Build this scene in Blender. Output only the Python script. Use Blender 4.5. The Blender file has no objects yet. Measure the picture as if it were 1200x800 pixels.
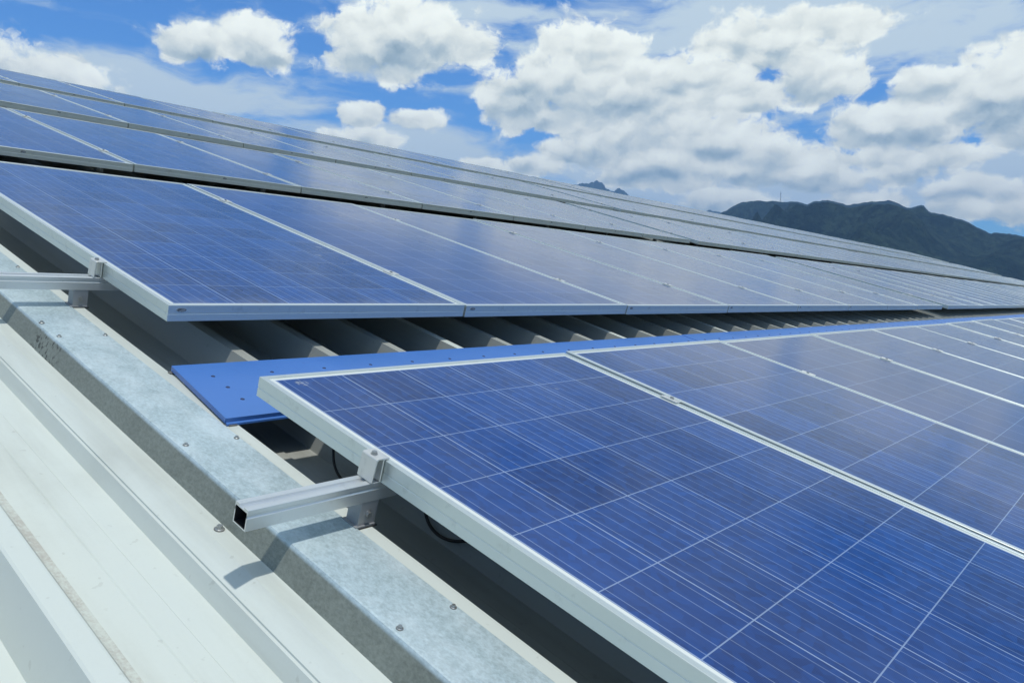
import bpy, bmesh, math, random
from mathutils import Vector, Matrix, noise
rnd = random.Random(7)
R = math.radians

# ------------------------------------------------------------------ camera, world, sun, exposure
scn = bpy.context.scene
col = scn.collection
SLOPE = R(15)                      # pitch of the roof
H0 = 7.0                           # height of the roof frame origin above the ground
ROOF = Matrix.Translation((0, 0, H0)) @ Matrix.Rotation(SLOPE, 4, 'X')   # roof frame: x along the rows, y up the slope, z off the sheet

cam = bpy.data.cameras.new('camera'); camo = bpy.data.objects.new('camera', cam); col.objects.link(camo)
cr = Vector((0.64556738, -0.76297586, 0.03332574)); cu = Vector((0.03523583, 0.07334743, 0.9966838)); cf = Vector((0.76289002, 0.64225229, -0.0742348))
cm = Matrix((cr, cu, -cf)).transposed().to_4x4(); cm.translation = Vector((-0.844178, -1.353280, 0.197348 + H0))
camo.matrix_world = cm
cam.lens = 27.44; cam.sensor_width = 36; cam.clip_start = 0.02; cam.clip_end = 60000
scn.camera = camo

sun_dir = (ROOF.to_3x3() @ Vector((-0.06, -0.09, 1.0))).normalized()
sd = bpy.data.lights.new('sun', 'SUN'); sd.energy = 3.05; sd.angle = R(1.8); sd.color = (1.0, 0.97, 0.92)
so = bpy.data.objects.new('sun', sd); col.objects.link(so)
so.rotation_euler = sun_dir.to_track_quat('Z', 'Y').to_euler(); so.location = (0, 0, 60)

vs = scn.view_settings; vs.view_transform = 'Standard'; vs.look = 'None'; vs.gamma = 1; vs.use_curve_mapping = False
vs.exposure = 0.0
scn.cycles.max_bounces = 8; scn.cycles.volume_bounces = 0; scn.cycles.diffuse_bounces = 3; scn.cycles.glossy_bounces = 3

# ---- small expression layer over shader nodes
class G:
    """wraps a node tree; values are sockets or floats"""
    def __init__(s, nt): s.nt = nt; s.n = nt.nodes; s.l = nt.links
    def put(s, sock, v):
        if isinstance(v, bpy.types.NodeSocket): s.l.new(v, sock)
        else: sock.default_value = v
    def m(s, op, a, b=0.0, c=0.0, clamp=False):
        n = s.n.new('ShaderNodeMath'); n.operation = op; n.use_clamp = clamp
        s.put(n.inputs[0], a); s.put(n.inputs[1], b); s.put(n.inputs[2], c); return n.outputs[0]
    def add(s, a, b): return s.m('ADD', a, b)
    def sub(s, a, b): return s.m('SUBTRACT', a, b)
    def mul(s, a, b): return s.m('MULTIPLY', a, b)
    def vm(s, op, a, b=(0, 0, 0), c=(0, 0, 0), out=0):
        n = s.n.new('ShaderNodeVectorMath'); n.operation = op
        s.put(n.inputs[0], a); s.put(n.inputs[1], b); s.put(n.inputs[2], c); return n.outputs[out]
    def ss(s, v, a, b, lo=0.0, hi=1.0):
        n = s.n.new('ShaderNodeMapRange'); n.interpolation_type = 'SMOOTHSTEP'
        s.put(n.inputs[0], v); s.put(n.inputs[1], a); s.put(n.inputs[2], b); s.put(n.inputs[3], lo); s.put(n.inputs[4], hi); return n.outputs[0]
    def lin(s, v, a, b, lo=0.0, hi=1.0):
        n = s.n.new('ShaderNodeMapRange')
        s.put(n.inputs[0], v); s.put(n.inputs[1], a); s.put(n.inputs[2], b); s.put(n.inputs[3], lo); s.put(n.inputs[4], hi); return n.outputs[0]
    def noise(s, vec, scale, detail=4, rough=0.5, dist=0.0, out=0, dims='3D', w=0.0):
        n = s.n.new('ShaderNodeTexNoise'); n.noise_dimensions = dims
        s.put(n.inputs['Vector'], vec); n.inputs['Scale'].default_value = scale; n.inputs['Detail'].default_value = detail
        n.inputs['Roughness'].default_value = rough; n.inputs['Distortion'].default_value = dist
        if dims == '4D': s.put(n.inputs['W'], w)
        return n.outputs[out]
    def vor(s, vec, scale, feature='F1', out='Color', rand=1.0):
        n = s.n.new('ShaderNodeTexVoronoi'); n.feature = feature
        s.put(n.inputs['Vector'], vec); n.inputs['Scale'].default_value = scale; n.inputs['Randomness'].default_value = rand
        return n.outputs[out]
    def sep(s, v):
        n = s.n.new('ShaderNodeSeparateXYZ'); s.put(n.inputs[0], v); return n.outputs
    def comb(s, x, y, z=0.0):
        n = s.n.new('ShaderNodeCombineXYZ'); s.put(n.inputs[0], x); s.put(n.inputs[1], y); s.put(n.inputs[2], z); return n.outputs[0]
    def mix(s, f, a, b):
        n = s.n.new('ShaderNodeMix'); n.data_type = 'RGBA'
        s.put(n.inputs[0], f); s.put(n.inputs[6], a if isinstance(a, bpy.types.NodeSocket) else (*a, 1)); s.put(n.inputs[7], b if isinstance(b, bpy.types.NodeSocket) else (*b, 1))
        return n.outputs[2]
    def white(s, vec):
        n = s.n.new('ShaderNodeTexWhiteNoise'); s.put(n.inputs['Vector'], vec); return n.outputs

# ---- sky: Nishita + procedural cumulus and thin cirrus in true sky directions (azimuth, elevation)
w = bpy.data.worlds.new('World'); scn.world = w; w.use_nodes = True
g = G(w.node_tree); g.n.clear()
outw = g.n.new('ShaderNodeOutputWorld'); bg = g.n.new('ShaderNodeBackground'); g.l.new(bg.outputs[0], outw.inputs[0])
SKYS = 0.15
bg.inputs[1].default_value = SKYS
sky = g.n.new('ShaderNodeTexSky'); sky.sky_type = 'NISHITA'; sky.sun_disc = False
sky.sun_elevation = math.asin(sun_dir.z); sky.sun_rotation = math.atan2(sun_dir.x, sun_dir.y)
sky.altitude = 400; sky.air_density = 1.25; sky.dust_density = 0.25; sky.ozone_density = 2.5
tc = g.n.new('ShaderNodeTexCoord').outputs['Generated']
dx, dy, dz = g.sep(tc)
az = g.mul(g.m('ARCTAN2', dx, dy), 180 / math.pi)
el = g.mul(g.m('ARCSINE', dz), 180 / math.pi)
p = g.comb(az, el)
# (azimuth, elevation, half width, half height) in degrees, read as where each cloud stands in the sky
CUM = [(41.6, 16.5, 5.4, 2.9), (38.4, 15.8, 2.4, 1.8), (45.6, 16.6, 2.6, 1.5),
       (54.2, 14.4, 5.2, 4.0), (50.3, 12.9, 3.6, 2.4), (58.6, 13.6, 5.2, 3.2), (62.5, 14.0, 3.6, 2.5), (55.5, 16.4, 3.2, 1.6),
       (31.9, 15.4, 2.7, 1.7), (27.4, 15.1, 3.0, 1.2),
       (64.2, 14.2, 2.2, 1.1), (66.8, 16.4, 5.4, 2.0), (70.0, 14.2, 3.6, 1.8), (63.5, 12.6, 2.6, 1.4), (66.4, 13.0, 2.2, 1.2),
       (81.2, 12.8, 4.6, 2.7), (77.5, 13.2, 3.0, 1.5), (70, 17.4, 5, 1.2), (60.5, 11.5, 4, 2), (75.5, 8.6, 4.5, 1.5), (76.6, 10.9, 4.2, 2.0), (73.2, 11.0, 2.6, 1.5), (79.0, 9.0, 2.4, 1.0), (84.4, 10.6, 4.0, 1.8),
       (57.8, 10.3, 5.2, 2.2), (64.0, 10.2, 5.4, 2.0), (68.0, 8.8, 4.4, 1.7), (60.8, 8.2, 5.4, 1.5), (71.5, 7.6, 3.8, 1.2), (51.5, 8.6, 2.4, 0.9), (53.8, 9.6, 2.6, 0.9),
       (38.2, 11.6, 2.0, 1.0), (42.4, 11.3, 2.2, 0.9), (39.0, 9.8, 3.2, 0.9), (46.8, 8.3, 2.4, 0.9),
       (13.5, 12.4, 5.0, 2.2), (19.5, 11.4, 4.0, 1.4), (80.0, 6.7, 3.0, 1.0), (83.6, 5.4, 3.8, 1.4), (79.3, 5.6, 1.8, 0.9), (65.0, 6.2, 3.6, 1.0), (73.5, 6.2, 3.0, 0.8),
       (90.5, 13.0, 4.5, 2.2), (97, 8.5, 6.0, 2.6), (4.0, 14.5, 6.0, 2.6), (-6, 9.0, 7.0, 2.4), (109, 13, 7, 3), (-20, 14, 8, 3), (125, 9, 8, 3), (-38, 8, 8, 2.5)]
DARK = [(41.8, 15.7, 4.6, 1.3, .75), (50.6, 13.4, 2.8, 1.4, .9), (57.8, 12.6, 4.4, 1.2, .6), (61.0, 13.5, 2.2, .9, .5), (32.0, 14.2, 3.4, .7, .45), (27.5, 14.3, 3.4, .6, .45), (76.0, 9.8, 4.2, .9, .7),
        (81.6, 11.1, 4.4, 1.1, .7), (66.0, 9.4, 5.0, .8, .6), (60.5, 7.9, 6.0, .7, .7), (58.8, 9.5, 4.0, .6, .5), (70.0, 7.2, 4.0, .6, .55), (67.8, 13.4, 3.4, .7, .55), (54.5, 8.8, 2.6, .5, .5), (81, 6.1, 3.0, .5, .4), (12, 10.9, 5, .7, .3)]
def blobs(pp, lst, k=0.2, shade=None):
    d = None
    for b in lst:
        m_ = 1.3 if len(b) > 4 else 1.0
        v = g.vm('MULTIPLY_ADD', pp, (1 / b[2] / m_, 1 / b[3] / m_, 0), (-b[0] / b[2] / m_, -b[1] / b[3] / m_, 0))
        ln = g.vm('LENGTH', v, out=1)
        q = g.m('SUBTRACT', 1.0, ln)
        if len(b) > 4: q = g.mul(g.m('MAXIMUM', q, 0.0), b[4])
        if shade is not None:
            wq = g.m('MAXIMUM', q, 0.0); sy = g.mul(wq, g.vm('DOT_PRODUCT', v, (0.35, 1, 0), out=1))
            shade[0] = wq if shade[0] is None else g.add(shade[0], wq); shade[1] = sy if shade[1] is None else g.add(shade[1], sy)
        d = q if d is None else g.m('SMOOTH_MAX', d, q, k if len(b) < 5 else 0.15)
    return d
warp = g.vm('SUBTRACT', g.noise(p, 0.16, 3, 0.5, out=1), (0.5, 0.5, 0.5))
warp2 = g.vm('SUBTRACT', g.noise(p, 1.1, 3, 0.55, out=1), (0.5, 0.5, 0.5))
pw = g.vm('MULTIPLY_ADD', warp, (3.0, 1.6, 0), p)
pf = g.vm('MULTIPLY_ADD', warp2, (1.1, 0.8, 0), pw)
def puffs(off):
    a = g.vm('MULTIPLY', g.vm('ADD', pf, off), (1, 1.35, 0))
    v1 = g.vor(a, 0.42, out='Distance'); v2 = g.vor(g.vm('ADD', a, (5.3, 2.1, 0)), 1.0, out='Distance')
    nn = g.noise(a, 0.50, 7, 0.52)
    return g.add(g.add(g.mul(g.sub(0.45, v1), 0.55), g.mul(g.sub(0.45, v2), 0.20)), g.mul(g.sub(nn, 0.5), 1.35))
n_big = puffs((0, 0, 0))
def soft(off):
    a = g.vm('MULTIPLY', g.vm('ADD', pf, off), (1, 1.35, 0))
    n = g.n.new('ShaderNodeTexVoronoi'); n.feature = 'SMOOTH_F1'; g.put(n.inputs['Vector'], a); n.inputs['Scale'].default_value = 0.55; n.inputs['Smoothness'].default_value = 0.5
    return g.add(g.mul(g.sub(0.42, n.outputs['Distance']), 0.75), g.mul(g.sub(g.noise(a, 0.50, 4, 0.5), 0.5), 1.3))
n_s = soft((0, 0, 0)); n_up = soft((-0.2, 0.55, 0))
SH = [None, None]
base = blobs(pw, CUM, 0.2, SH)
topness = g.m('DIVIDE', SH[1], g.add(SH[0], 0.12))
# the sky above and behind the camera: even field of cumulus on a flat cloud deck
dk = g.m('MAXIMUM', dz, 0.08)
deck = g.comb(g.m('DIVIDE', dx, dk), g.m('DIVIDE', dy, dk))
nd = g.noise(deck, 0.95, 7, 0.56)
high = g.ss(el, 19, 27)

fld = g.lin(nd, 0.38, 0.60, -0.5, 0.85)
dens = g.add(g.mul(g.sub(1.0, high), base), g.mul(high, fld))
edge = g.noise(pf, 2.6, 5, 0.6)
cl = g.add(g.add(dens, 0.09), g.add(n_big, g.mul(g.sub(edge, 0.5), 0.42)))
cov = g.ss(cl, -0.12, 0.28)
relief = g.ss(g.sub(n_s, n_up), -0.45, 0.36)
core = g.ss(cl, 0.25, 1.15)
dkb = g.ss(g.add(blobs(pw, DARK), g.mul(n_up, 0.55)), -0.15, 0.95)
vsh = g.ss(g.add(topness, g.add(g.mul(n_s, 0.75), g.mul(g.sub(edge, 0.5), 0.35))), -0.75, 0.30)
lum = g.add(0.60, g.mul(vsh, 0.33))
lum = g.add(lum, g.mul(g.sub(relief, 0.5), 0.13))
lum = g.add(lum, g.mul(g.sub(1.0, core), 0.10))
lum = g.sub(lum, g.mul(dkb, 0.27))
lum = g.mul(lum, g.sub(1.0, g.mul(high, 0.30)))
lum = g.m('MAXIMUM', lum, 0.2)
ccol = g.mix(g.ss(lum, 0.35, 0.95), (0.62, 0.83, 0.98), (0.99, 1.0, 0.94))
ccol = g.vm('SCALE', ccol, out=0);
sc_node = ccol.node; g.put(sc_node.inputs['Scale'], g.mul(lum, 1.17 / SKYS))
# thin high veils
pv = g.vm('MULTIPLY', g.vm('MULTIPLY_ADD', warp, (9, 2.5, 0), p), (0.30, 1.15, 0))
vn = g.noise(g.vm('ADD', pv, (3.1, 7.7, 0)), 0.36, 8, 0.60)
veil_env = blobs(p, [(25, 11.5, 15, 3.2), (40, 9.3, 16, 2.2), (70, 18.4, 24, 3.4), (78, 16, 14, 2.0), (48, 18.6, 14, 1.0), (18, 17.5, 9, 1.3), (62, 7, 22, 3.0), (82, 7.5, 12, 2.6), (44, 8.6, 10, 2.0)], 0.3)
veil_env = g.m('MAXIMUM', veil_env, g.mul(high, 0.25)); veil_env = g.m('MAXIMUM', veil_env, g.mul(g.add(cl, 0.45), 0.42))
veil = g.ss(g.add(g.mul(veil_env, 1.35), g.mul(g.sub(vn, 0.5), 3.2)), -0.02, 0.88, 0.0, 0.94)
skyc = g.mix(1.0, sky.outputs[0], sky.outputs[0])
bluec = g.vm('MULTIPLY', sky.outputs[0], (0.30, 0.62, 1.02))
c1 = g.mix(veil, bluec, (0.70 / SKYS, 0.83 / SKYS, 0.88 / SKYS))
ccol = g.vm('MULTIPLY', ccol, g.mix(g.ss(el, 4, 12), (1.02, 1.03, 0.93), (0.97, 1.0, 0.96)))
c2 = g.mix(cov, c1, ccol)
# lower edge: a pale band towards the horizon
g.put(bg.inputs[0], c2)
w.cycles.sampling_method = 'MANUAL'; w.cycles.sample_map_resolution = 1024

# ------------------------------------------------------------------ materials
MATS = {}
def mat(name):
    m = bpy.data.materials.new(name); m.use_nodes = True; MATS[name] = m
    q = G(m.node_tree); b = q.n['Principled BSDF']; return m, q, b
def P(q, b, base=None, rough=None, metal=None, bump=None, strength=0.3, dist=0.001, **kw):
    if base is not None: q.put(b.inputs['Base Color'], base if isinstance(base, bpy.types.NodeSocket) else (*base, 1))
    if rough is not None: q.put(b.inputs['Roughness'], rough)
    if metal is not None: q.put(b.inputs['Metallic'], metal)
    for k, v in kw.items(): q.put(b.inputs[k], v)
    if bump is not None:
        n = q.n.new('ShaderNodeBump'); n.inputs['Strength'].default_value = strength; n.inputs['Distance'].default_value = dist
        q.put(n.inputs['Height'], bump); q.l.new(n.outputs[0], b.inputs['Normal'])
def oc(q): return q.n.new('ShaderNodeTexCoord').outputs['Object']
def orand(q): return q.n.new('ShaderNodeObjectInfo').outputs['Random']

# painted roof sheet
def roof_paint(name, base, dirt, amt):
    m, q, b = mat(name); c = oc(q)
    x, y, z = q.sep(c)
    st = q.noise(q.vm('MULTIPLY', c, (9, 0.9, 9)), 1.0, 6, 0.62)          # streaks down the slope
    bl = q.noise(c, 2.3, 6, 0.6)
    fine = q.noise(c, 160, 3, 0.7)
    spk = q.ss(q.noise(c, 55, 2, 0.5), 0.70, 0.76)
    f = q.add(q.mul(q.ss(st, 0.44, 0.75), amt), q.mul(q.ss(bl, 0.5, 0.75), amt * 0.6))
    scf = q.ss(q.noise(q.vm('MULTIPLY', c, (3, 26, 3)), 1.6, 5, 0.7, 2.0), 0.66, 0.74, 0, 0.22)
    f = q.m('ADD', f, q.add(q.mul(spk, 0.30), scf), clamp=True)
    f = q.m('ADD', f, q.mul(q.sub(fine, 0.5), 0.15), clamp=True)
    cc = q.mix(f, base, dirt)
    P(q, b, cc, q.lin(bl, 0.3, 0.7, 0.42, 0.6), 0.0, bump=q.add(q.mul(fine, 0.25), q.noise(c, 14, 3, 0.5)), strength=0.12, dist=0.002)
    return m
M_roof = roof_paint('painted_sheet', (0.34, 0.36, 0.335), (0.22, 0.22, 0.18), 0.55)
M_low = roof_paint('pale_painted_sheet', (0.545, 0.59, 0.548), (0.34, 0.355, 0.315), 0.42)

# dirt along the foot of a rib, soft granular
m, q, b = mat('dirt_line'); c = oc(q)
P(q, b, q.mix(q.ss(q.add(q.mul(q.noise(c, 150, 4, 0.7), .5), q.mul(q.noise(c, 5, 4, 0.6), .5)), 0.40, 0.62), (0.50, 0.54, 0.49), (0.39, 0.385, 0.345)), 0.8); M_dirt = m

# galvanised flashing
m, q, b = mat('galvanised_steel'); c = oc(q); x, y, z = q.sep(c)
v2 = q.noise(q.vm('MULTIPLY', c, (1, .6, 1)), 190, 5, 0.78); bl = q.noise(c, 6, 6, 0.62)
sp = q.sep(q.vor(q.vm('MULTIPLY_ADD', q.noise(c, 40, 3, .6, out=1), (.02, .02, .02), c), 95, out='Color'))[0]
f = q.m('ADD', q.mul(sp, 0.10), q.add(q.mul(v2, 1.0), q.mul(bl, 0.5)))
base = q.mix(q.ss(f, 0.50, 1.05), (0.30, 0.38, 0.39), (0.50, 0.61, 0.64))
face = q.ss(z, -0.128, -0.122, 1.0, 0.0)                                  # the outer face, below the fold, coloured darker and greener
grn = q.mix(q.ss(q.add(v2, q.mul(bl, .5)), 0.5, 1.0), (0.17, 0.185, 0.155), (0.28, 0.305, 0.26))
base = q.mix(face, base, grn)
stx = q.mul(q.ss(q.m('ABSOLUTE', q.sub(y, 0.60)), 0.05, 0.10, 1.0, 0.0), face)
blot = q.mul(stx, q.ss(q.noise(c, 75, 4, 0.65), 0.53, 0.60))
base = q.mix(q.mul(blot, 0.85), base, (0.03, 0.03, 0.025))
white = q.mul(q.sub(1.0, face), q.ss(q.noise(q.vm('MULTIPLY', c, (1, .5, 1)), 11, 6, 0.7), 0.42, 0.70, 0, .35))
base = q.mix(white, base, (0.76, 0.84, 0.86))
P(q, b, base, q.add(0.40, q.mul(v2, 0.22)), q.lin(face, 0, 1, 0.35, 0.3), bump=v2, strength=0.15, dist=0.001); M_galv = m

# anodised aluminium, two tones
def alu(name, base, rough, metal):
    m, q, b = mat(name); c = oc(q)
    n = q.noise(q.vm('MULTIPLY', c, (1, 1, 6)), 14, 5, 0.65)
    dirt = q.ss(q.noise(c, 30, 5, 0.65), 0.55, 0.75, 0, 0.45)
    fine = q.noise(c, 300, 2, 0.6)
    cc = q.mix(dirt, base, tuple(v * 0.62 for v in base))
    P(q, b, cc, q.add(rough - .06, q.mul(n, 0.14)), metal, bump=fine, strength=0.06, dist=0.0005); return m
M_frame = alu('anodised_frame', (0.68, 0.73, 0.70), 0.36, 0.72)
M_rail = alu('rail_aluminium', (0.74, 0.76, 0.75), 0.34, 0.72)
M_clamp = alu('clamp_aluminium', (0.70, 0.70, 0.66), 0.38, 0.6)
M_foot = alu('bracket_steel', (0.34, 0.35, 0.36), 0.5, 0.5)

m, q, b = mat('rubber_and_rail_shade'); P(q, b, (0.018, 0.018, 0.02), 0.55); M_rub_shade = m  # rubber of the pads; also painted inside the rail ends as their deep shade
m, q, b = mat('black_cable'); P(q, b, (0.012, 0.012, 0.012), 0.45); M_cable = m
m, q, b = mat('bolt_zinc'); P(q, b, (0.42, 0.43, 0.42), 0.36, 0.85); M_bolt = m
m, q, b = mat('washer_grey'); P(q, b, (0.20, 0.20, 0.19), 0.55, 0.5); M_washer = m
m, q, b = mat('frame_stamp'); c = oc(q)
P(q, b, q.mix(q.ss(q.noise(c, 220, 3, 0.6), 0.45, 0.55), (0.10, 0.11, 0.13), (0.3, 0.33, 0.35)), 0.6, 0.2); M_stamp = m

# blue painted walkway sheet
m, q, b = mat('blue_paint'); c = oc(q)
scr = q.ss(q.noise(q.vm('MULTIPLY', c, (14, 3, 1)), 2.2, 6, 0.72, 1.5), 0.60, 0.68, 0, 0.5)
sp = q.ss(q.noise(c, 70, 3, 0.6), 0.64, 0.72, 0, 0.5)
bl = q.noise(c, 3, 5, 0.6)
cc = q.mix(bl, (0.045, 0.145, 0.43), (0.072, 0.195, 0.52))
cc = q.mix(q.mul(scr, 0.5), cc, (0.05, 0.12, 0.38)); cc = q.mix(q.mul(sp, .6), cc, (0.05, 0.09, 0.22))
P(q, b, cc, q.lin(bl, .3, .7, 0.26, 0.42), 0.0, bump=q.noise(c, 5, 3), strength=0.3, dist=0.006); M_blue = m
m, q, b = mat('rivet_dark'); P(q, b, (0.02, 0.035, 0.10), 0.5, 0.2); M_rivet = m

# solar laminate: cells, gaps, busbars all worked out from the sheet's own coordinates
PX = 0.1592; OX = (1.003 - 6 * PX) / 2; OY = 0.0235
m, q, b = mat('solar_glass'); c = oc(q); x, y, z = q.sep(c)
gx = q.m('DIVIDE', q.sub(x, OX), PX); gy = q.m('DIVIDE', q.sub(y, OY), PX)
fx = q.m('FRACT', gx); fy = q.m('FRACT', gy); ix = q.m('FLOOR', gx); iy = q.m('FLOOR', gy)
ex = q.mul(q.sub(0.5, q.m('ABSOLUTE', q.sub(fx, 0.5))), PX)     # distance to cell boundary in metres
ey = q.mul(q.sub(0.5, q.m('ABSOLUTE', q.sub(fy, 0.5))), PX)
gapx = q.ss(ex, 0.0009, 0.0017, 1, 0); gapy = q.ss(ey, 0.0007, 0.0014, 1, 0)
bb = q.m('FRACT', q.mul(fx, 5.0)); bd = q.mul(q.m('ABSOLUTE', q.sub(bb, 0.5)), PX / 5)
bus = q.ss(bd, 0.00045, 0.0010, 1, 0)
inside = q.mul(q.mul(q.m('GREATER_THAN', gx, -0.012), q.m('LESS_THAN', gx, 6.012)), q.mul(q.m('GREATER_THAN', gy, -0.01), q.m('LESS_THAN', gy, 12.01)))
orr = orand(q)
cell = q.white(q.comb(ix, iy, q.mul(orr, 91.7)))
cs = cell[0]
crys = q.vor(q.vm('ADD', c, q.comb(q.mul(orr, 13.0), q.mul(cs, 9.0), cs)), 62, out='Color')
cv = q.sep(crys)[0]
crys2 = q.sep(q.vor(q.vm('MULTIPLY', c, (1.0, 0.35, 1)), 150, out='Color'))[1]
tone = q.add(q.mul(cs, 0.50), q.add(q.mul(cv, 0.38), q.mul(crys2, 0.14)))
tone = q.add(tone, q.mul(q.sub(orr, 0.5), 0.42))
cA = q.mix(q.m('MULTIPLY', tone, 1.0, clamp=True), (0.0012, 0.015, 0.085), (0.003, 0.060, 0.270))
purple = q.ss(q.add(q.mul(orr, .75), q.mul(q.noise(c, 1.4, 2), .5)), 0.48, 1.02, 0, 0.75)
cA = q.mix(purple, cA, (0.020, 0.034, 0.135))
finger = q.ss(q.m('ABSOLUTE', q.sub(q.m('FRACT', q.mul(fy, 78.0)), 0.5)), 0.06, 0.16, 0.16, 0)
line = q.m('MAXIMUM', q.mul(gapx, 0.55), q.m('MAXIMUM', q.mul(gapy, 0.44), q.mul(bus, q.add(0.24, q.mul(cell[1] if False else cs, 0.14)))))
line = q.m('MAXIMUM', line, q.mul(finger, 0.16))
cc = q.mix(line, cA, (0.42, 0.53, 0.70))
cc = q.mix(inside, (0.62, 0.66, 0.63), cc)
# dust film: faint, streaked by rain down the slope
du = q.noise(q.vm('ADD', q.vm('MULTIPLY', c, (7, 1.2, 1)), q.comb(q.mul(orr, 50.0), 0.0, 0.0)), 1.6, 6, 0.62)
du2 = q.noise(q.vm('ADD', c, q.comb(q.mul(orr, 31.0), 2.0, 0.0)), 1.9, 5, 0.6)
low = q.ss(y, 0.0, 0.10, 0.32, 0.0)
dust = q.add(q.mul(q.ss(du, 0.38, 0.8), 0.055), q.add(q.mul(q.ss(du2, 0.4, 0.75), 0.06), q.mul(low, q.ss(du, .3, .7))))
spot = q.ss(q.vor(q.vm('ADD', c, q.comb(q.mul(orr, 17.0), q.mul(orr, 5.0), 0.0)), 3.1, out='Distance'), 0.030, 0.055, 0.5, 0)
spot = q.mul(spot, q.ss(q.noise(c, 90, 3, .7), 0.42, 0.6))
dust = q.m('ADD', q.mul(dust, 0.62), spot, clamp=True)
cc = q.mix(dust, cc, (0.42, 0.43, 0.40))
wav = q.noise(q.vm('ADD', c, q.comb(orr, orr, 0.0)), 2.2, 2, .5)
P(q, b, cc, q.add(0.07, q.mul(du2, 0.14)), 0.0, bump=q.add(wav, q.mul(q.noise(c, 420, 2, .6), 0.035)), strength=0.25, dist=0.004)
b.inputs['IOR'].default_value = 1.45
b.inputs['Specular IOR Level'].default_value = 0.32
b.inputs['Sheen Weight'].default_value = 0.34; b.inputs['Sheen Roughness'].default_value = 0.30; b.inputs['Sheen Tint'].default_value = (0.85, 0.79, 0.60, 1)
M_glass = m
m, q, b = mat('backsheet'); P(q, b, (0.6, 0.62, 0.6), 0.6); M_back = m

# walls, ground, mountains
m, q, b = mat('wall_paint'); c = oc(q); P(q, b, q.mix(q.noise(c, 1.5, 5), (0.45, 0.47, 0.43), (0.55, 0.57, 0.52)), 0.6); M_wall = m
m, q, b = mat('ground_cover'); c = oc(q)
n1 = q.noise(c, 0.004, 8, 0.6); n2 = q.noise(c, 0.05, 6, 0.65)
P(q, b, q.mix(q.ss(n1, .4, .6), q.mix(n2, (0.035, 0.06, 0.02), (0.08, 0.11, 0.04)), q.mix(n2, (0.10, 0.09, 0.05), (0.05, 0.075, 0.03))), 0.9); M_ground = m
def mountain_mat(name, g1, g2, rock):
    m, q, b = mat(name); c = oc(q)
    n1 = q.noise(c, 0.0022, 9, 0.62); n2 = q.noise(c, 0.012, 8, 0.7); n3 = q.noise(c, 0.05, 5, 0.75)
    cc = q.mix(q.ss(n2, 0.38, 0.62), g1, g2)
    cc = q.mix(q.ss(q.add(n1, q.mul(n3, 0.4)), 0.80, 0.92, 0, 0.5), cc, rock)
    cc = q.mix(q.ss(n3, 0.42, 0.62, 0, 0.75), cc, tuple(v * 0.45 for v in g1))
    P(q, b, cc, 0.95, bump=q.add(n2, q.mul(n3, .5)), strength=1.0, dist=26.0, **{'Specular IOR Level': 0.05}); return m
M_mtn = mountain_mat('forested_slope', (0.010, 0.025, 0.026), (0.036, 0.060, 0.042), (0.11, 0.085, 0.06))
M_mtn2 = mountain_mat('far_slope', (0.03, 0.045, 0.03), (0.05, 0.07, 0.05), (0.08, 0.08, 0.07))

# ------------------------------------------------------------------ helpers
def mesh_obj(name, verts, faces, material, parent=None, mw=None, smooth=False, fm=None):
    me = bpy.data.meshes.new(name); me.from_pydata(verts, [], faces)
    mats = material if isinstance(material, (list, tuple)) else [material]
    for mm in mats: me.materials.append(mm)
    if fm:
        for i, f in enumerate(me.polygons): f.material_index = fm[i]
    if smooth: me.polygons.foreach_set('use_smooth', [True] * len(me.polygons))
    me.update()
    bm = bmesh.new(); bm.from_mesh(me); bmesh.ops.recalc_face_normals(bm, faces=bm.faces); bm.to_mesh(me); bm.free()
    o = bpy.data.objects.new(name, me); col.objects.link(o)
    if parent: o.parent = parent
    if mw is not None: o.matrix_world = mw
    return o
def empty(name, loc=(0, 0, 0), tilt=None):
    o = bpy.data.objects.new(name, None); o.empty_display_size = 0.2; col.objects.link(o)
    mm = ROOF @ Matrix.Translation(loc)
    if tilt is not None: mm = mm @ tilt
    o.matrix_world = mm; return o
def tag(o, label=None, cat=None, group=None, kind=None):
    if label: o['label'] = label
    if cat: o['category'] = cat
    if group: o['group'] = group
    if kind: o['kind'] = kind
def box(x0, x1, y0, y1, z0, z1):
    v = [(x0, y0, z0), (x1, y0, z0), (x1, y1, z0), (x0, y1, z0), (x0, y0, z1), (x1, y0, z1), (x1, y1, z1), (x0, y1, z1)]
    f = [(0, 3, 2, 1), (4, 5, 6, 7), (0, 1, 5, 4), (1, 2, 6, 5), (2, 3, 7, 6), (3, 0, 4, 7)]
    return v, f
def join(*parts):
    V, F = [], []
    for v, f in parts:
        k = len(V); V += v; F += [tuple(i + k for i in ff) for ff in f]
    return V, F
def extrude_y(prof, y0, y1, closed=True):
    """profile of (x, z) swept along y"""
    n = len(prof); V = [(a, y0, c) for a, c in prof] + [(a, y1, c) for a, c in prof]; F = []
    for i in range(n if closed else n - 1):
        j = (i + 1) % n; F.append((i, j, n + j, n + i))
    return V, F
def extrude_x(prof, x0, x1, caps=True):
    n = len(prof); V = [(x0, a, c) for a, c in prof] + [(x1, a, c) for a, c in prof]; F = []
    for i in range(n):
        j = (i + 1) % n; F.append((i, j, n + j, n + i))
    if caps: F += [tuple(range(n)), tuple(range(n, 2 * n))]
    return V, F
def cyl(r0, r1, z0, z1, n=12, cx=0, cy=0):
    V = []; F = []
    for z, r in ((z0, r0), (z1, r1)):
        for i in range(n):
            a = 2 * math.pi * i / n; V.append((cx + r * math.cos(a), cy + r * math.sin(a), z))
    for i in range(n): F.append((i, (i + 1) % n, n + (i + 1) % n, n + i))
    F += [tuple(range(n)), tuple(range(n, 2 * n))]; return V, F
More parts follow.
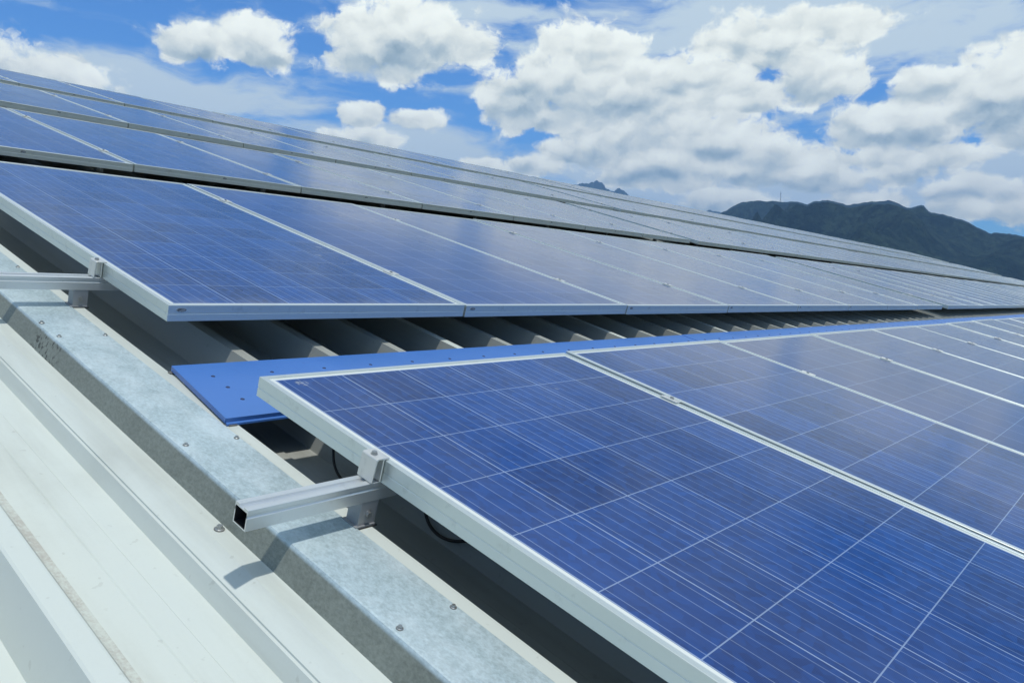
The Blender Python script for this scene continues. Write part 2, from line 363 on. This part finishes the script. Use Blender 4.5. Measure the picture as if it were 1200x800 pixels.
def bevel(o, w, seg=2):
    bm = bmesh.new(); bm.from_mesh(o.data)
    bmesh.ops.bevel(bm, geom=[e for e in bm.edges if e.calc_face_angle(0) > 0.5], offset=w, segments=seg, profile=0.7, affect='EDGES')
    bm.to_mesh(o.data); bm.free()
def child(o, parent):
    o.parent = parent; o.matrix_parent_inverse = Matrix.Identity(4); o.matrix_local = Matrix.Identity(4)
def copy_part(src, parent, loc=None):
    c = src.copy(); col.objects.link(c); c.parent = parent; c.matrix_parent_inverse = Matrix.Identity(4)
    if loc is not None: c.location = loc
    return c

# ------------------------------------------------------------------ ground, haze, mountains
go = mesh_obj('ground', [(-9500, -9500, 0), (9500, -9500, 0), (9500, 9500, 0), (-9500, 9500, 0)], [(0, 1, 2, 3)], M_ground); tag(go, kind='structure')

def interp(tab, a):
    if a <= tab[0][0]: return tab[0][1]
    for (a0, e0), (a1, e1) in zip(tab, tab[1:]):
        if a <= a1:
            t = (a - a0) / (a1 - a0); return e0 + (e1 - e0) * t
    return tab[-1][1]
def range_mesh(name, tab, d0, dp, d1, na, nd, material, seed, rough):
    V, F = [], []
    a0, a1 = tab[0][0], tab[-1][0]
    for i in range(na + 1):
        a = a0 + (a1 - a0) * i / na; e = interp(tab, a)
        hp = max(0.0, dp * math.tan(R(e)))
        for j in range(nd + 1):
            t = j / nd; d = d0 + (d1 - d0) * t
            if d <= dp: s = ((d - d0) / (dp - d0)); s = 0.35 * s + 0.65 * s ** 1.6
            else: s = 1 - ((d - dp) / (d1 - dp)) ** 0.9 * 1.02
            x, y = d * math.sin(R(a)), d * math.cos(R(a))
            nn = noise.fractal(Vector((x / 900, y / 900, seed)), 1.0, 2.0, 7)
            rd = 1 - abs(noise.noise(Vector((x / 420 + 3, y / 420, seed + 4)))) * 2 + (1 - abs(noise.noise(Vector((x / 170, y / 170, seed)))) * 2) * 0.35
            k = min(1.0, abs(d - dp) / (0.25 * (dp - d0)))     # relief grows away from the crest
            h = hp * s + (nn * rough + (rd - 0.6) * rough * 1.25) * k * min(1, max(0, s) * 3) * (1 if d < dp else .6) 
            lim = (hp / dp) * d * 0.985                                # the slopes stay under the crest's line
            if d < dp * 0.97: h = min(h, lim)
            V.append((x, y, max(-6.0, h)))
        # crest detail
    for i in range(na):
        for j in range(nd):
            q0 = i * (nd + 1) + j; F.append((q0, q0 + 1, q0 + nd + 2, q0 + nd + 1))
    o = mesh_obj(name, V, F, material, smooth=True); tag(o, kind='structure'); return o
camh = math.degrees(math.atan2(0, 1))
RANGE = [(8, 0.2), (20, 0.9), (34, 1.6), (46, 2.5), (54, 3.9), (60, 4.75), (62.4, 5.05), (63.59, 5.24), (64.74, 5.61), (65.41, 5.97), (65.97, 6.2), (66.7, 6.38), (67.83, 6.35), (68.95, 6.26), (69.38, 6.34), (70.05, 6.11), (70.58, 6.31), (71.38, 6.42), (72.2, 6.19), (72.89, 5.96), (73.51, 6.14), (74.28, 6.25), (75.45, 6.15), (76.17, 5.86), (76.6, 5.84), (76.81, 5.99), (77.2, 5.97), (77.56, 5.57), (78.54, 5.35), (79.5, 5.02), (80.37, 4.53), (80.94, 4.21), (81.75, 4.21), (82.74, 3.99), (85, 3.6), (90, 3.3), (98, 2.2), (112, 1.4), (130, 0.6)]
rr = random.Random(3)
FINE = []
a = RANGE[0][0]
while a < RANGE[-1][0]:
    FINE.append((a, interp(RANGE, a) + 0.075 * noise.fractal(Vector((a * 2.6, 0, 5)), 0.7, 2.1, 6))); a += 0.1
range_mesh('mountain_range', FINE, 1100, 4200, 6000, 760, 90, M_mtn, 1.7, 135)
# a lower, farther shoulder behind the roof ridge and a hazy pinnacle
PIN = [(45, 2), (50, 4.6), (52.5, 6.2), (53.6, 6.95), (53.97, 7.18), (54.46, 7.25), (55.08, 7.26), (55.4, 7.38), (55.62, 7.50), (56.06, 7.28), (56.5, 6.87), (56.7, 6.72), (56.87, 6.76), (57.29, 6.98), (57.67, 6.76), (58.04, 6.40), (60, 5.3), (62.0, 5.4), (62.52, 5.62), (63.11, 5.45), (63.87, 5.5), (64.64, 5.31), (66, 4.8), (75, 2.5), (85, 1)]
FINE2 = []
a = PIN[0][0]
while a < PIN[-1][0]:
    FINE2.append((a, interp(PIN, a) + 0.20 + 0.11 * noise.fractal(Vector((a * 3.4, 2, 9)), 0.7, 2.2, 5))); a += 0.08
range_mesh('far_mountains', FINE2, 6100, 8200, 9200, 600, 50, M_mtn2, 8.3, 90)

# thin lattice mast on the crest
def mast(azd, eld, d, h):
    z0 = d * math.tan(R(eld)) - 4
    bx, by = d * math.sin(R(azd)), d * math.cos(R(azd))
    e = bpy.data.objects.new('radio_mast', None); col.objects.link(e); e.location = (bx, by, z0)
    tag(e, 'thin lattice radio mast standing on the crest of the mountain range', 'mast')
    parts = []
    for sx, sy in ((-1, -1), (1, -1), (1, 1), (-1, 1)):
        v, f = cyl(0.32, 0.25, 0, h, 6); v = [(vx + sx * (1.7 - 1.3 * vz / h), vy + sy * (1.7 - 1.3 * vz / h), vz) for vx, vy, vz in v]; parts.append((v, f))
    k = 0
    while k < h:
        r = 1.7 - 1.3 * k / h; parts.append(box(-r, r, -r, -r + .4, k, k + .5)); parts.append(box(-r, r, r - .4, r, k, k + .5)); parts.append(box(-r, -r + .4, -r, r, k, k + .5)); parts.append(box(r - .4, r, -r, r, k, k + .5)); k += 6
    o = mesh_obj('lattice', *join(*parts), M_washer); child(o, e)
    o = mesh_obj('antenna', *cyl(.5, .3, h, h + 9, 6), M_washer); child(o, e)
    o = mesh_obj('dish', *cyl(2.2, 2.2, h - 8, h - 5, 10), M_washer); child(o, e)
mast(68.38, 6.32, 4200, 48)

# haze: even pale air round everything
v, f = box(-9600, 9600, -9600, 9600, -41, 1180)
hz = mesh_obj('haze', v, f, bpy.data.materials.new('haze_air')); tag(hz, kind='stuff')
hm = hz.data.materials[0]; hm.use_nodes = True; hm.node_tree.nodes.clear()
ho = hm.node_tree.nodes.new('ShaderNodeOutputMaterial'); hv = hm.node_tree.nodes.new('ShaderNodeVolumePrincipled')
hv.inputs['Color'].default_value = (0.30, 0.56, 1.0, 1); hv.inputs['Density'].default_value = 1.0e-4; hv.inputs['Anisotropy'].default_value = 0.0
hm.node_tree.links.new(hv.outputs[0], ho.inputs['Volume'])

# ------------------------------------------------------------------ the building
XE = 45.2                                    # far gable end
YE0, YE1 = -6.0, 9.95                        # eave and ridge, along the slope
bld = empty('warehouse', (0, 0, 0)); bld.matrix_world = Matrix.Translation((0, 0, 0))
tag(bld, 'long low-pitched warehouse with a ribbed pale metal roof carrying the solar panels', 'building')
def roof_child(name, vf, material, fm=None, parent=bld, smooth=False):
    o = mesh_obj(name, vf[0], vf[1], material, fm=fm, smooth=smooth); o.parent = parent; o.matrix_world = ROOF; return o
# upper sheet: trapezoid ribs every 0.25 m
ZT, ZP = -0.122, -0.209
prof = [(-0.062, ZP), (-0.060, ZP), (-0.031, ZT), (0.0, ZT)]
k = 0
prof = [(-0.058, ZP), (-0.032, ZT), (-0.002, ZT), (0.024, ZP)]
x = 0.25
while x < XE:
    mid = (prof[-1][0] + x - 0.058) / 2
    prof += [(mid - 0.022, ZP), (mid - 0.016, ZP + 0.004), (mid + 0.016, ZP + 0.004), (mid + 0.022, ZP)]
    prof += [(x - 0.058, ZP), (x - 0.032, ZT), (x - 0.002, ZT), (x + 0.024, ZP)]
    x += 0.25
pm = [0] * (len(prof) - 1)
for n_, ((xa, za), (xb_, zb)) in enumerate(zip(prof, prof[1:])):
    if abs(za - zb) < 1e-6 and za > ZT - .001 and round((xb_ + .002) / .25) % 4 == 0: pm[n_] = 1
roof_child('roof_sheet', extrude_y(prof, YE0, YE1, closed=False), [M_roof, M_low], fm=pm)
# lower, paler sheet on the near side of the flashing
ZL, ZQ, ZQ2 = -0.166, -0.211, -0.236
lp = [(-0.150, -0.174), (-0.158, -0.1745), (-0.163, -0.168), (-0.168, ZL), (-0.208, ZL), (-0.212, ZL - .0015), (-0.243, -0.1795), (-0.2435, -0.1825), (-0.2475, -0.184), (-0.259, ZQ)]
xb = -0.259
fmat = [0] * (len(lp) - 1)
for i in range(32):
    a = xb - 0.150 - (.0035 if i == 0 else 0.0)
    zq0 = ZQ if i == 0 else ZQ2
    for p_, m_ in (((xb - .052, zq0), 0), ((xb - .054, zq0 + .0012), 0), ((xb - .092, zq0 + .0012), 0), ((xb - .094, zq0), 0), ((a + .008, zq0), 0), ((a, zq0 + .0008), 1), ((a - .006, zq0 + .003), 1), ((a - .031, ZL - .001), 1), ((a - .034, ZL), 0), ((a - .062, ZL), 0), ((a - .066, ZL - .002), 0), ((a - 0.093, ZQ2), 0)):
        lp.append(p_); fmat.append(m_)
    xb = a - 0.093
roof_child('lower_roof_sheet', extrude_y(lp, YE0, YE1, closed=False), [M_low, M_dirt], fm=fmat)
# galvanised edge flashing in lapped lengths
FS = [(-6.0, -1.80, 0.0), (-1.82, 0.645, 0.0008), (0.643, 3.09, 0.0), (3.08, 5.53, 0.0008), (5.52, 7.97, 0.0), (7.96, 9.95, 0.0008)]
zf = -0.1195
def mk(): 
    fl = []
    for (a, b_, dz) in FS:
        t = 0.0012
        pr = [(-0.032, zf - 0.0005), (-0.150, zf - 0.0005), (-0.1535, zf - .0012), (-0.1555, zf - .004), (-0.1765, -0.1715), (-0.1825, -0.1725), (-0.1825, -0.174), (-0.175, -0.1735), (-0.153, zf - .006), (-0.150, zf - .003), (-0.032, zf - .0021)]
        pr = [(u - (dz * .8), v + dz) for u, v in pr]
        vf = extrude_y(pr, a, b_); n = len(pr); vf[1].append(tuple(range(n))); vf[1].append(tuple(range(n, 2 * n)))
        o = roof_child('edge_flashing', vf, M_galv); fl.append(o)
        o['label'] = 'galvanised flashing length with mottled outer face'
    return fl
flash = mk()
# hex-head roofing screws
def screw_mesh():
    parts = [cyl(.0088, .0088, 0, .0016, 16), cyl(.0075, .006, .0016, .003, 16), cyl(.0052, .0050, .003, .0078, 6)]
    V, F = join(*parts); n0 = len(parts[0][1]); return V, F, [0] * n0 + [1] * (len(F) - n0)
V, F, fm = screw_mesh()
scr0 = None
def screw(x, y, z, parent, k=1.0):
    global scr0
    if scr0 is None:
        o = mesh_obj('screw', V, F, [M_washer, M_bolt], fm=fm); scr0 = o
    else:
        o = scr0.copy(); col.objects.link(o)
    o.parent = parent; o.matrix_world = ROOF @ Matrix.Translation((x, y, z)) @ Matrix.Rotation(rnd.uniform(0, 1), 4, 'Z') @ Matrix.Diagonal((k, k, k, 1))
def which(y):
    for i, (a, b_, d) in enumerate(FS):
        if y < b_: return flash[i], d
    return flash[-1], 0
y = -0.018 - 0.612 * 4
while y < 6:
    fo, d = which(y)
    screw(-0.142, y + rnd.uniform(-.004, .004), zf + d - .0005, fo, .62); screw(-0.040, y + rnd.uniform(-.004, .004), zf + d - .0005, fo, .62)
    y += 0.612
fo, d = which(0.699); screw(-0.145, 0.699, zf + d, fo, .72)
low_sheet = [o for o in bld.children if o.name.startswith('lower_roof')][0]
for yy in (-2.6, -1.42, -0.236, 0.95, 2.13, 3.3):
    screw(-0.187, yy, ZL, low_sheet)
    screw(-0.736 , yy, ZL, low_sheet)
up_sheet = [o for o in bld.children if o.name.startswith('roof_sheet')][0]
# ridge cap, back slope, walls
roof_child('ridge_cap', (([(-9, YE1 - .12, ZT + .006), (XE + .05, YE1 - .12, ZT + .006), (XE + .05, YE1 + .02, ZT + .03), (-9, YE1 + .02, ZT + .03), (XE + .05, YE1 + .16, ZT - .05), (-9, YE1 + .16, ZT - .05)]), [(0, 1, 2, 3), (3, 2, 4, 5)]), M_roof)
ridge = ROOF @ Vector((0, YE1, ZT)); eave = ROOF @ Vector((0, YE0, ZP))
xw0 = -8.9
def wpt(x, y, z): return (x, y, z)
back_y = ridge.y + (ridge.y - eave.y)
bs = mesh_obj('back_roof_sheet', [(xw0, ridge.y + .02, ridge.z - .01), (XE, ridge.y + .02, ridge.z - .01), (XE, back_y, eave.z), (xw0, back_y, eave.z)], [(0, 1, 2, 3)], M_roof, bld)
e_, r_ = eave, ridge
yi = e_.y + .25; zi = e_.z + .02
wl = [(xw0 + .1, yi), (XE - .1, yi), (XE - .1, back_y - .25), (xw0 + .1, back_y - .25)]
Vw = [(a, b_, 0) for a, b_ in wl] + [(a, b_, zi) for a, b_ in wl] + [(XE - .1, r_.y, r_.z - .16), (xw0 + .1, r_.y, r_.z - .16)]
mesh_obj('wall', Vw, [(0, 1, 5, 4), (1, 2, 6, 8, 5), (2, 3, 7, 6), (3, 0, 4, 9, 7)], M_wall, bld)
# verge trim closing the far gable end
roof_child('verge_trim', box(XE, XE + .05, YE0, YE1, ZP - .15, ZT + .012), M_low)

# ------------------------------------------------------------------ blue walkway sheets between the first two rows
bx0 = -0.022
blen = 2.424
BN = 6
ORD = ['first', 'second', 'third', 'fourth', 'fifth', 'sixth', 'seventh', 'eighth', 'ninth', 'tenth', 'eleventh', 'twelfth']
riv0 = None
for i in range(BN):
    L = blen - 0.004
    e = empty('walkway_sheet', (bx0 + i * blen, 0.047, -0.1065))
    lab = ['bright blue folded metal sheet with its open left end showing beside the galvanised flashing', 'second blue metal walkway sheet from the flashing, past the first overlap joint', 'third blue metal walkway sheet from the flashing, behind the nearest panel row',
           'fourth blue metal walkway sheet from the flashing, a thin strip between panel rows', 'fifth blue metal walkway sheet from the flashing, seen almost edge on', 'farthest blue metal walkway sheet, a sliver between rows at the right edge'][i]
    tag(e, lab, 'metal sheet', 'blue metal sheets laid between the first two panel rows')
    t = 0.0012; lift = 0.0015 * (i % 2)
    W = 0.298
    pr = [(0, 0), (0, -0.009), (-0.005, -0.0105), (-0.0055, -0.0145), (0.0, -0.0145), (0.0015, -0.0120), (0.0015, -0.0015), (W - .0015, -.0015), (W - .0015, -0.014), (W, -0.014), (W, 0)]
    vf = extrude_x([(a, c + lift) for a, c in pr], 0, L + (0.004 if i < BN - 1 else 0))
    if i == 0: vf = ([(a + (0.030 * (b_ + .006) / W if a < .001 else 0) - (.006 if a < .001 else 0), b_, c) for a, b_, c in vf[0]], vf[1])
    o = mesh_obj('sheet', vf[0], vf[1], M_blue); child(o, e)
    if i == 0:
        bv, bf = box(-.0012, 0.0004, 0.002, W - .002, -.011, -0.0002); bv = [(a - .0062 + 0.030 * (b_ + .006) / W, b_, c) for a, b_, c in bv]
        o2 = mesh_obj('end_lip', bv, bf, M_blue); child(o2, e)
    pts = [(0.082 + .151 * j, 0.219) for j in range(16) if 0.082 + .151 * j < L - .03]
    if i == 0: pts += [(0.081, 0.152), (0.077, 0.083)]
    for (px, py) in pts:
        if riv0 is None:
            V2, F2 = cyl(.0050, .0036, 0, .0014, 12); riv0 = mesh_obj('rivet', V2, F2, M_rivet); child(riv0, e); riv0.location = (px, py, lift)
        else: copy_part(riv0, e, (px, py, lift))
    if i == 0:
        for (px, py) in ((0.004, -.002), (0.022, W - .008)):
            o = mesh_obj('clip', *box(-.006, .012, -.006, .006, -.0165, -.0125), M_washer); child(o, e); o.location = (px, py, 0)

# ------------------------------------------------------------------ solar panels
W_, L_ = 1.003, 1.956
def frame_mesh():
    pr = [(0.0, -.0008), (.0008, 0), (.0106, 0), (.0110, -.0004), (.0110, -.0050), (.0016, -.0052), (.0016, -.0384), (.028, -.0386), (.028, -.04), (0, -.04), (0, -.0235), (.0006, -.0225), (.0006, -.0215), (0, -.0205)]
    V, F = [], []; n = len(pr)
    for (sx, sy, cx, cy) in ((1, 1, 0, 0), (-1, 1, W_, 0), (-1, -1, W_, L_), (1, -1, 0, L_)):
        for d, z in pr: V.append((cx + sx * d, cy + sy * d, z))
    for k in range(4):
        for i in range(n):
            j = (i + 1) % n; a, b_ = k * n, ((k + 1) % 4) * n
            F.append((a + i, a + j, b_ + j, b_ + i))
    return V, F
def make_panel():
    e = empty('solar_panel')
    fr = mesh_obj('frame', *frame_mesh(), M_frame); child(fr, e)
    v, f = box(.0104, W_ - .0104, .0104, L_ - .0104, -.0075, -.0024)
    gl = mesh_obj('glass', v, f, [M_glass, M_back], fm=[1, 0, 0, 0, 0, 0]); child(gl, e)
    return e, fr, gl
proto, pfr, pgl = make_panel()
stampV, stampF = [], []
for r_in, (cx, cz) in ((.011, (0, 0)),):
    n = 14
    for yy in (0, -.0006):
        for i in range(n):
            a = 2 * math.pi * i / n; stampV.append((.0125 * math.cos(a), yy, .0048 * math.sin(a)))
    for i in range(n): stampF.append((i, (i + 1) % n, n + (i + 1) % n, n + i))
    stampF += [tuple(range(n)), tuple(range(n, 2 * n))]
st0 = None
used = False
def put_panel(x, y, label, group, mark=None):
    global used, st0
    tilt = Matrix.Rotation(R(rnd.gauss(0, 0.07)), 4, 'X') @ Matrix.Rotation(R(rnd.gauss(0, 0.06)), 4, 'Y')
    dz = rnd.gauss(0, .0006)
    mw = ROOF @ Matrix.Translation((x, y, dz)) @ tilt
    if not used: e = proto; used = True
    else:
        e = proto.copy(); col.objects.link(e)
        copy_part(pfr, e); copy_part(pgl, e)
    e.matrix_world = mw
    tag(e, label, 'solar panel', group)
    if mark:
        if st0 is None: st0 = mesh_obj('stamped_mark', stampV, stampF, M_stamp); child(st0, e); st0.location = (mark, 0, -.012)
        else: copy_part(st0, e, (mark, 0, -.012))
    return e
ROWS = [  # name, lower edge y, first x, count, gap index, group
    ('nearest row at the bottom of the photo', -1.956, 0.0, 11, None),
    ('second row up, just above the blue sheet', 0.457, 0.035, 31, 8),
    ('third row up, above the dark gap', 2.870, -0.012, 43, 7),
    ('fourth row up, near the top', 5.283, -0.03, 43, 9),
    ('top row along the ridge', 7.690, -0.06, 43, 12)]
PITCH = 1.0125
seams = []
for ri, (nm, y0, x0, cnt, gap) in enumerate(ROWS):
    sh = ['nearest row', 'second row up', 'third row up', 'fourth row up', 'top row'][ri]
    grp = 'solar panels in the ' + sh
    xx = x0; xs = []
    for i in range(cnt):
        if gap and i == gap: xx += (0.0, .26, .20, .2, .2)[ri]
        if i < 12:
            if i == 0: lab = {0: 'large near blue solar panel with the end clamp and protruding rail at its left', 1: 'leftmost panel of the second row, violet-blue, above the blue sheet', 2: 'leftmost solar panel of the third row up, cut by the left photo edge',
                              3: 'leftmost solar panel of the fourth row up, at the left photo edge', 4: 'leftmost solar panel of the top row against the sky'}[ri]
            else: lab = '%s solar panel from the left end of the %s' % (ORD[i], sh)
        else: lab = 'far solar panel past the twelfth in the %s, strongly foreshortened' % nm.split(',')[0]
        mark = None
        if ri == 1 and i < 6: mark = 0.032
        if ri in (2, 3, 4) and i < 8: mark = 0.50
        put_panel(xx, y0, lab, grp, mark); xs.append(xx)
        xx += PITCH + (rnd.gauss(0, .0007))
    seams.append(xs)

# ------------------------------------------------------------------ rails with clamps and brackets
RW, RH = 0.034, 0.034
def rail_profile():
    w2 = RW / 2; z0, z1 = -.0745, -.0405
    return [(-w2, z0), (w2, z0), (w2, z0 + .020), (w2 - .002, z0 + .022), (w2 - .002, z0 + .025), (w2, z0 + .027), (w2, z1 - .0006), (w2 - .0006, z1), (.006, z1), (.006, z1 - .004), (-.006, z1 - .004), (-.006, z1),
            (-w2 + .0006, z1), (-w2, z1 - .0006), (-w2, z0 + .027), (-w2 + .002, z0 + .025), (-w2 + .002, z0 + .022), (-w2, z0 + .020)]
def rail_hollow(x0, x1):
    """outer skin plus an open end with wall thickness and the shade inside painted on as a dark colour"""
    pr = rail_profile(); V, F = extrude_x(pr, x0, x1, caps=False); n = len(pr)
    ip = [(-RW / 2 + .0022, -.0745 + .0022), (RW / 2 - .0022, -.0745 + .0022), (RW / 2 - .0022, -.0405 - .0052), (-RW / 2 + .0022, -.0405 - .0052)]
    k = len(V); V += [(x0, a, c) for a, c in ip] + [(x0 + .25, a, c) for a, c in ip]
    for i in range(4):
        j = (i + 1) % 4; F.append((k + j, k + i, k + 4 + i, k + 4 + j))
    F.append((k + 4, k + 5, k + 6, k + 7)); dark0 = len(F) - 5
    F.append(tuple(range(n, 2 * n)))
    # end face ring, fanned between outer and inner outline
    o_idx = [0, 1, 2, 3, 4, 5, 6, 7, 8, 9, 10, 11, 12, 13, 14, 15, 16, 17]
    def inner(i):
        a, c = pr[i]; return k + (1 if a > 0 else 0) if c < -.058 else k + (2 if a > 0 else 3)
    for i in range(n):
        j = (i + 1) % n; ii, ij = inner(i), inner(j)
        F.append((i, j, ij) if ii == ij else (i, j, ij, ii))
    return V, F, [M_rail, M_rub_shade], None, None, False, [1 if dark0 <= t < dark0 + 5 else 0 for t in range(len(F))]
def clamp_mid():
    # hat-shaped cap bridging two frames, with a bolt head
    a = [(-.019, .0004), (-.019, .0032), (-.0085, .0034), (-.007, .0016), (.007, .0016), (.0085, .0034), (.019, .0032), (.019, .0004), (.0078, .0004), (.0078, -.030), (.0062, -.030), (.0062, -.0006), (-.0062, -.0006), (-.0062, -.030), (-.0078, -.030), (-.0078, .0004)]
    n = len(a); ln = .025
    V = [(x, -ln, z) for x, z in a] + [(x, ln, z) for x, z in a]; F = [(i, (i + 1) % n, n + (i + 1) % n, n + i) for i in range(n)] + [tuple(range(n)), tuple(range(n, 2 * n))]
    return V, F
def clamp_end():
    # Z shaped end clamp: foot on the rail, upright by the frame, lip over the frame; x=0 is the frame's outer face, it stands at x<0
    a = [(.0085, .0006), (.0085, .0036), (-.0035, .0044), (-.017, .0040), (-.0195, .002), (-.0215, -.0395), (-.0185, -.0395), (-.0165, -.002), (-.0145, .0008), (-.0045, .0008), (-.0042, -.0395), (-.0018, -.0395), (-.0018, .0006)]
    n = len(a); ln = .0195
    V = [(x, -ln, z) for x, z in a] + [(x, ln, z) for x, z in a]; F = [(i, (i + 1) % n, n + (i + 1) % n, n + i) for i in range(n)] + [tuple(range(n)), tuple(range(n, 2 * n))]
    return V, F
def bolt_mesh(): return join(cyl(.0062, .0062, 0, .0012, 14), cyl(.0052, .0048, .0012, .0052, 6))
cm0 = None; ce0 = None; bm0 = None; ft0 = None
def bracket_mesh():
    # L-shaped foot: upright strap beside the rail and a base plate on the rib
    V, F = join(box(-.024, .018, -.020, .018, -.1205, -.1175), box(-.018, .018, -.0165, -.0135, -.1175, -.0785), box(-.0182, -.0152, -.0135, .014, -.1175, -.0785), box(.0152, .0182, -.0135, .014, -.1175, -.0785), box(-.018, .018, -.0165, .016, -.0783, -.0750))
    return V, F
def pad_mesh(): return box(-.027, .021, -.022, .020, -.1222, -.1205)
def add_part(key, store, builder, material, parent, loc, rot=0.0):
    if key not in store:
        o = mesh_obj(key, *builder(), material); store[key] = o; child(o, parent)
        if key in ('clamp', 'end_clamp'): bevel(o, .0006, 1)
    else: o = copy_part(store[key], parent)
    o.location = loc; o.rotation_euler = (0, 0, rot); return o
store = {}
pl = ['lower', 'upper']
for ri, (nm, y0, x0, cnt, gap) in enumerate(ROWS):
    sh = ['nearest row', 'second row up', 'third row up', 'fourth row up', 'top row'][ri]
    offs = (1.584, 0.39) if ri == 0 else (0.388, 1.575)
    for ki, off in enumerate(offs):
        yr = y0 + off
        xs0 = {0: -0.244, 1: -0.27}.get(ri, -0.12); xs1 = seams[ri][-1] + W_ + .06
        e = empty('mounting_rail', (0, yr, 0))
        if ri == 0 and ki == 0: lab = 'silver square mounting rail whose open dark end juts out over the flashing in the foreground'
        elif ri == 0: lab = 'mounting rail low under the nearest row, outside the bottom edge'
        elif ri == 1 and ki == 0: lab = 'silver mounting rail jutting out at the left edge under the second panel row'
        else: lab = 'silver rail hidden under the %s half of the %s, only clamps showing' % (pl[ki], sh)
        tag(e, lab, 'rail', 'mounting rails under the panel rows')
        o = mesh_obj('rail', *rail_hollow(xs0, xs1)); child(o, e)
        cl_done = 0
        for i, sx in enumerate(seams[ri][1:]):
            prev = seams[ri][i] + W_
            if sx - prev > .1:
                c = add_part('end_clamp', store, clamp_end, M_clamp, e, (prev, 0, 0), math.pi); c = add_part('end_clamp', store, clamp_end, M_clamp, e, (sx, 0, 0)); continue
            c = add_part('clamp', store, clamp_mid, M_clamp, e, ((prev + sx) / 2, rnd.uniform(-.006, .006), 0)); 
            if i < 14: add_part('bolt', store, bolt_mesh, M_bolt, c, (0, 0, .0016))
        c = add_part('end_clamp', store, clamp_end, M_clamp, e, (seams[ri][0], 0, 0))
        add_part('bolt', store, bolt_mesh, M_bolt, c, (-.010, 0, .0040))
        for i in range(0, 14):
            bxp = -0.017 + i * 1.0
            if i == 0: bxp = -0.012
            f_ = add_part('bracket', store, bracket_mesh, M_foot, e, (bxp, 0, 0))
            add_part('rubber_pad', store, pad_mesh, M_rub_shade, f_, (0, 0, 0))
            add_part('bracket_bolt', store, lambda: (lambda vf: ([(x, -z - .0165, y) for x, y, z in vf[0]], vf[1]))(bolt_mesh()), M_bolt, f_, (0, 0, -.098))

# ------------------------------------------------------------------ cables hanging under the nearest panel
def tube(name, pts, r, material):
    cu_ = bpy.data.curves.new(name, 'CURVE'); cu_.dimensions = '3D'; sp_ = cu_.splines.new('NURBS'); sp_.points.add(len(pts) - 1)
    for i, p_ in enumerate(pts): sp_.points[i].co = (*p_, 1)
    sp_.use_endpoint_u = True; sp_.order_u = 4; cu_.bevel_depth = r; cu_.bevel_resolution = 3; cu_.resolution_u = 10
    tmp = bpy.data.objects.new(name, cu_); col.objects.link(tmp)
    dg = bpy.context.evaluated_depsgraph_get(); me = bpy.data.meshes.new_from_object(tmp.evaluated_get(dg)); bpy.data.objects.remove(tmp)
    me.name = name; me.materials.clear(); me.materials.append(material)
    me.polygons.foreach_set('use_smooth', [True] * len(me.polygons))
    o = bpy.data.objects.new(name, me); col.objects.link(o); o.matrix_world = ROOF; return o
c1 = tube('cable', [(.24, -.02, -.045), (.19, -.045, -.07), (.155, -.065, -.12), (.138, -.10, -.175), (.135, -.16, -.192), (.17, -.26, -.17), (.21, -.30, -.10), (.30, -.31, -.05)], .0028, M_cable)
tag(c1, 'black cable curving down under the top left corner of the nearest panel', 'cable', 'black cables under the nearest panel')
c2 = tube('cable', [(.30, -.24, -.05), (.23, -.28, -.08), (.19, -.315, -.15), (.180, -.36, -.192), (.184, -.42, -.190), (.195, -.48, -.15), (.22, -.53, -.08), (.3, -.54, -.05)], .0032, M_cable)
tag(c2, 'sagging loop of black cable under the nearest panel, right of the protruding rail', 'cable', 'black cables under the nearest panel')
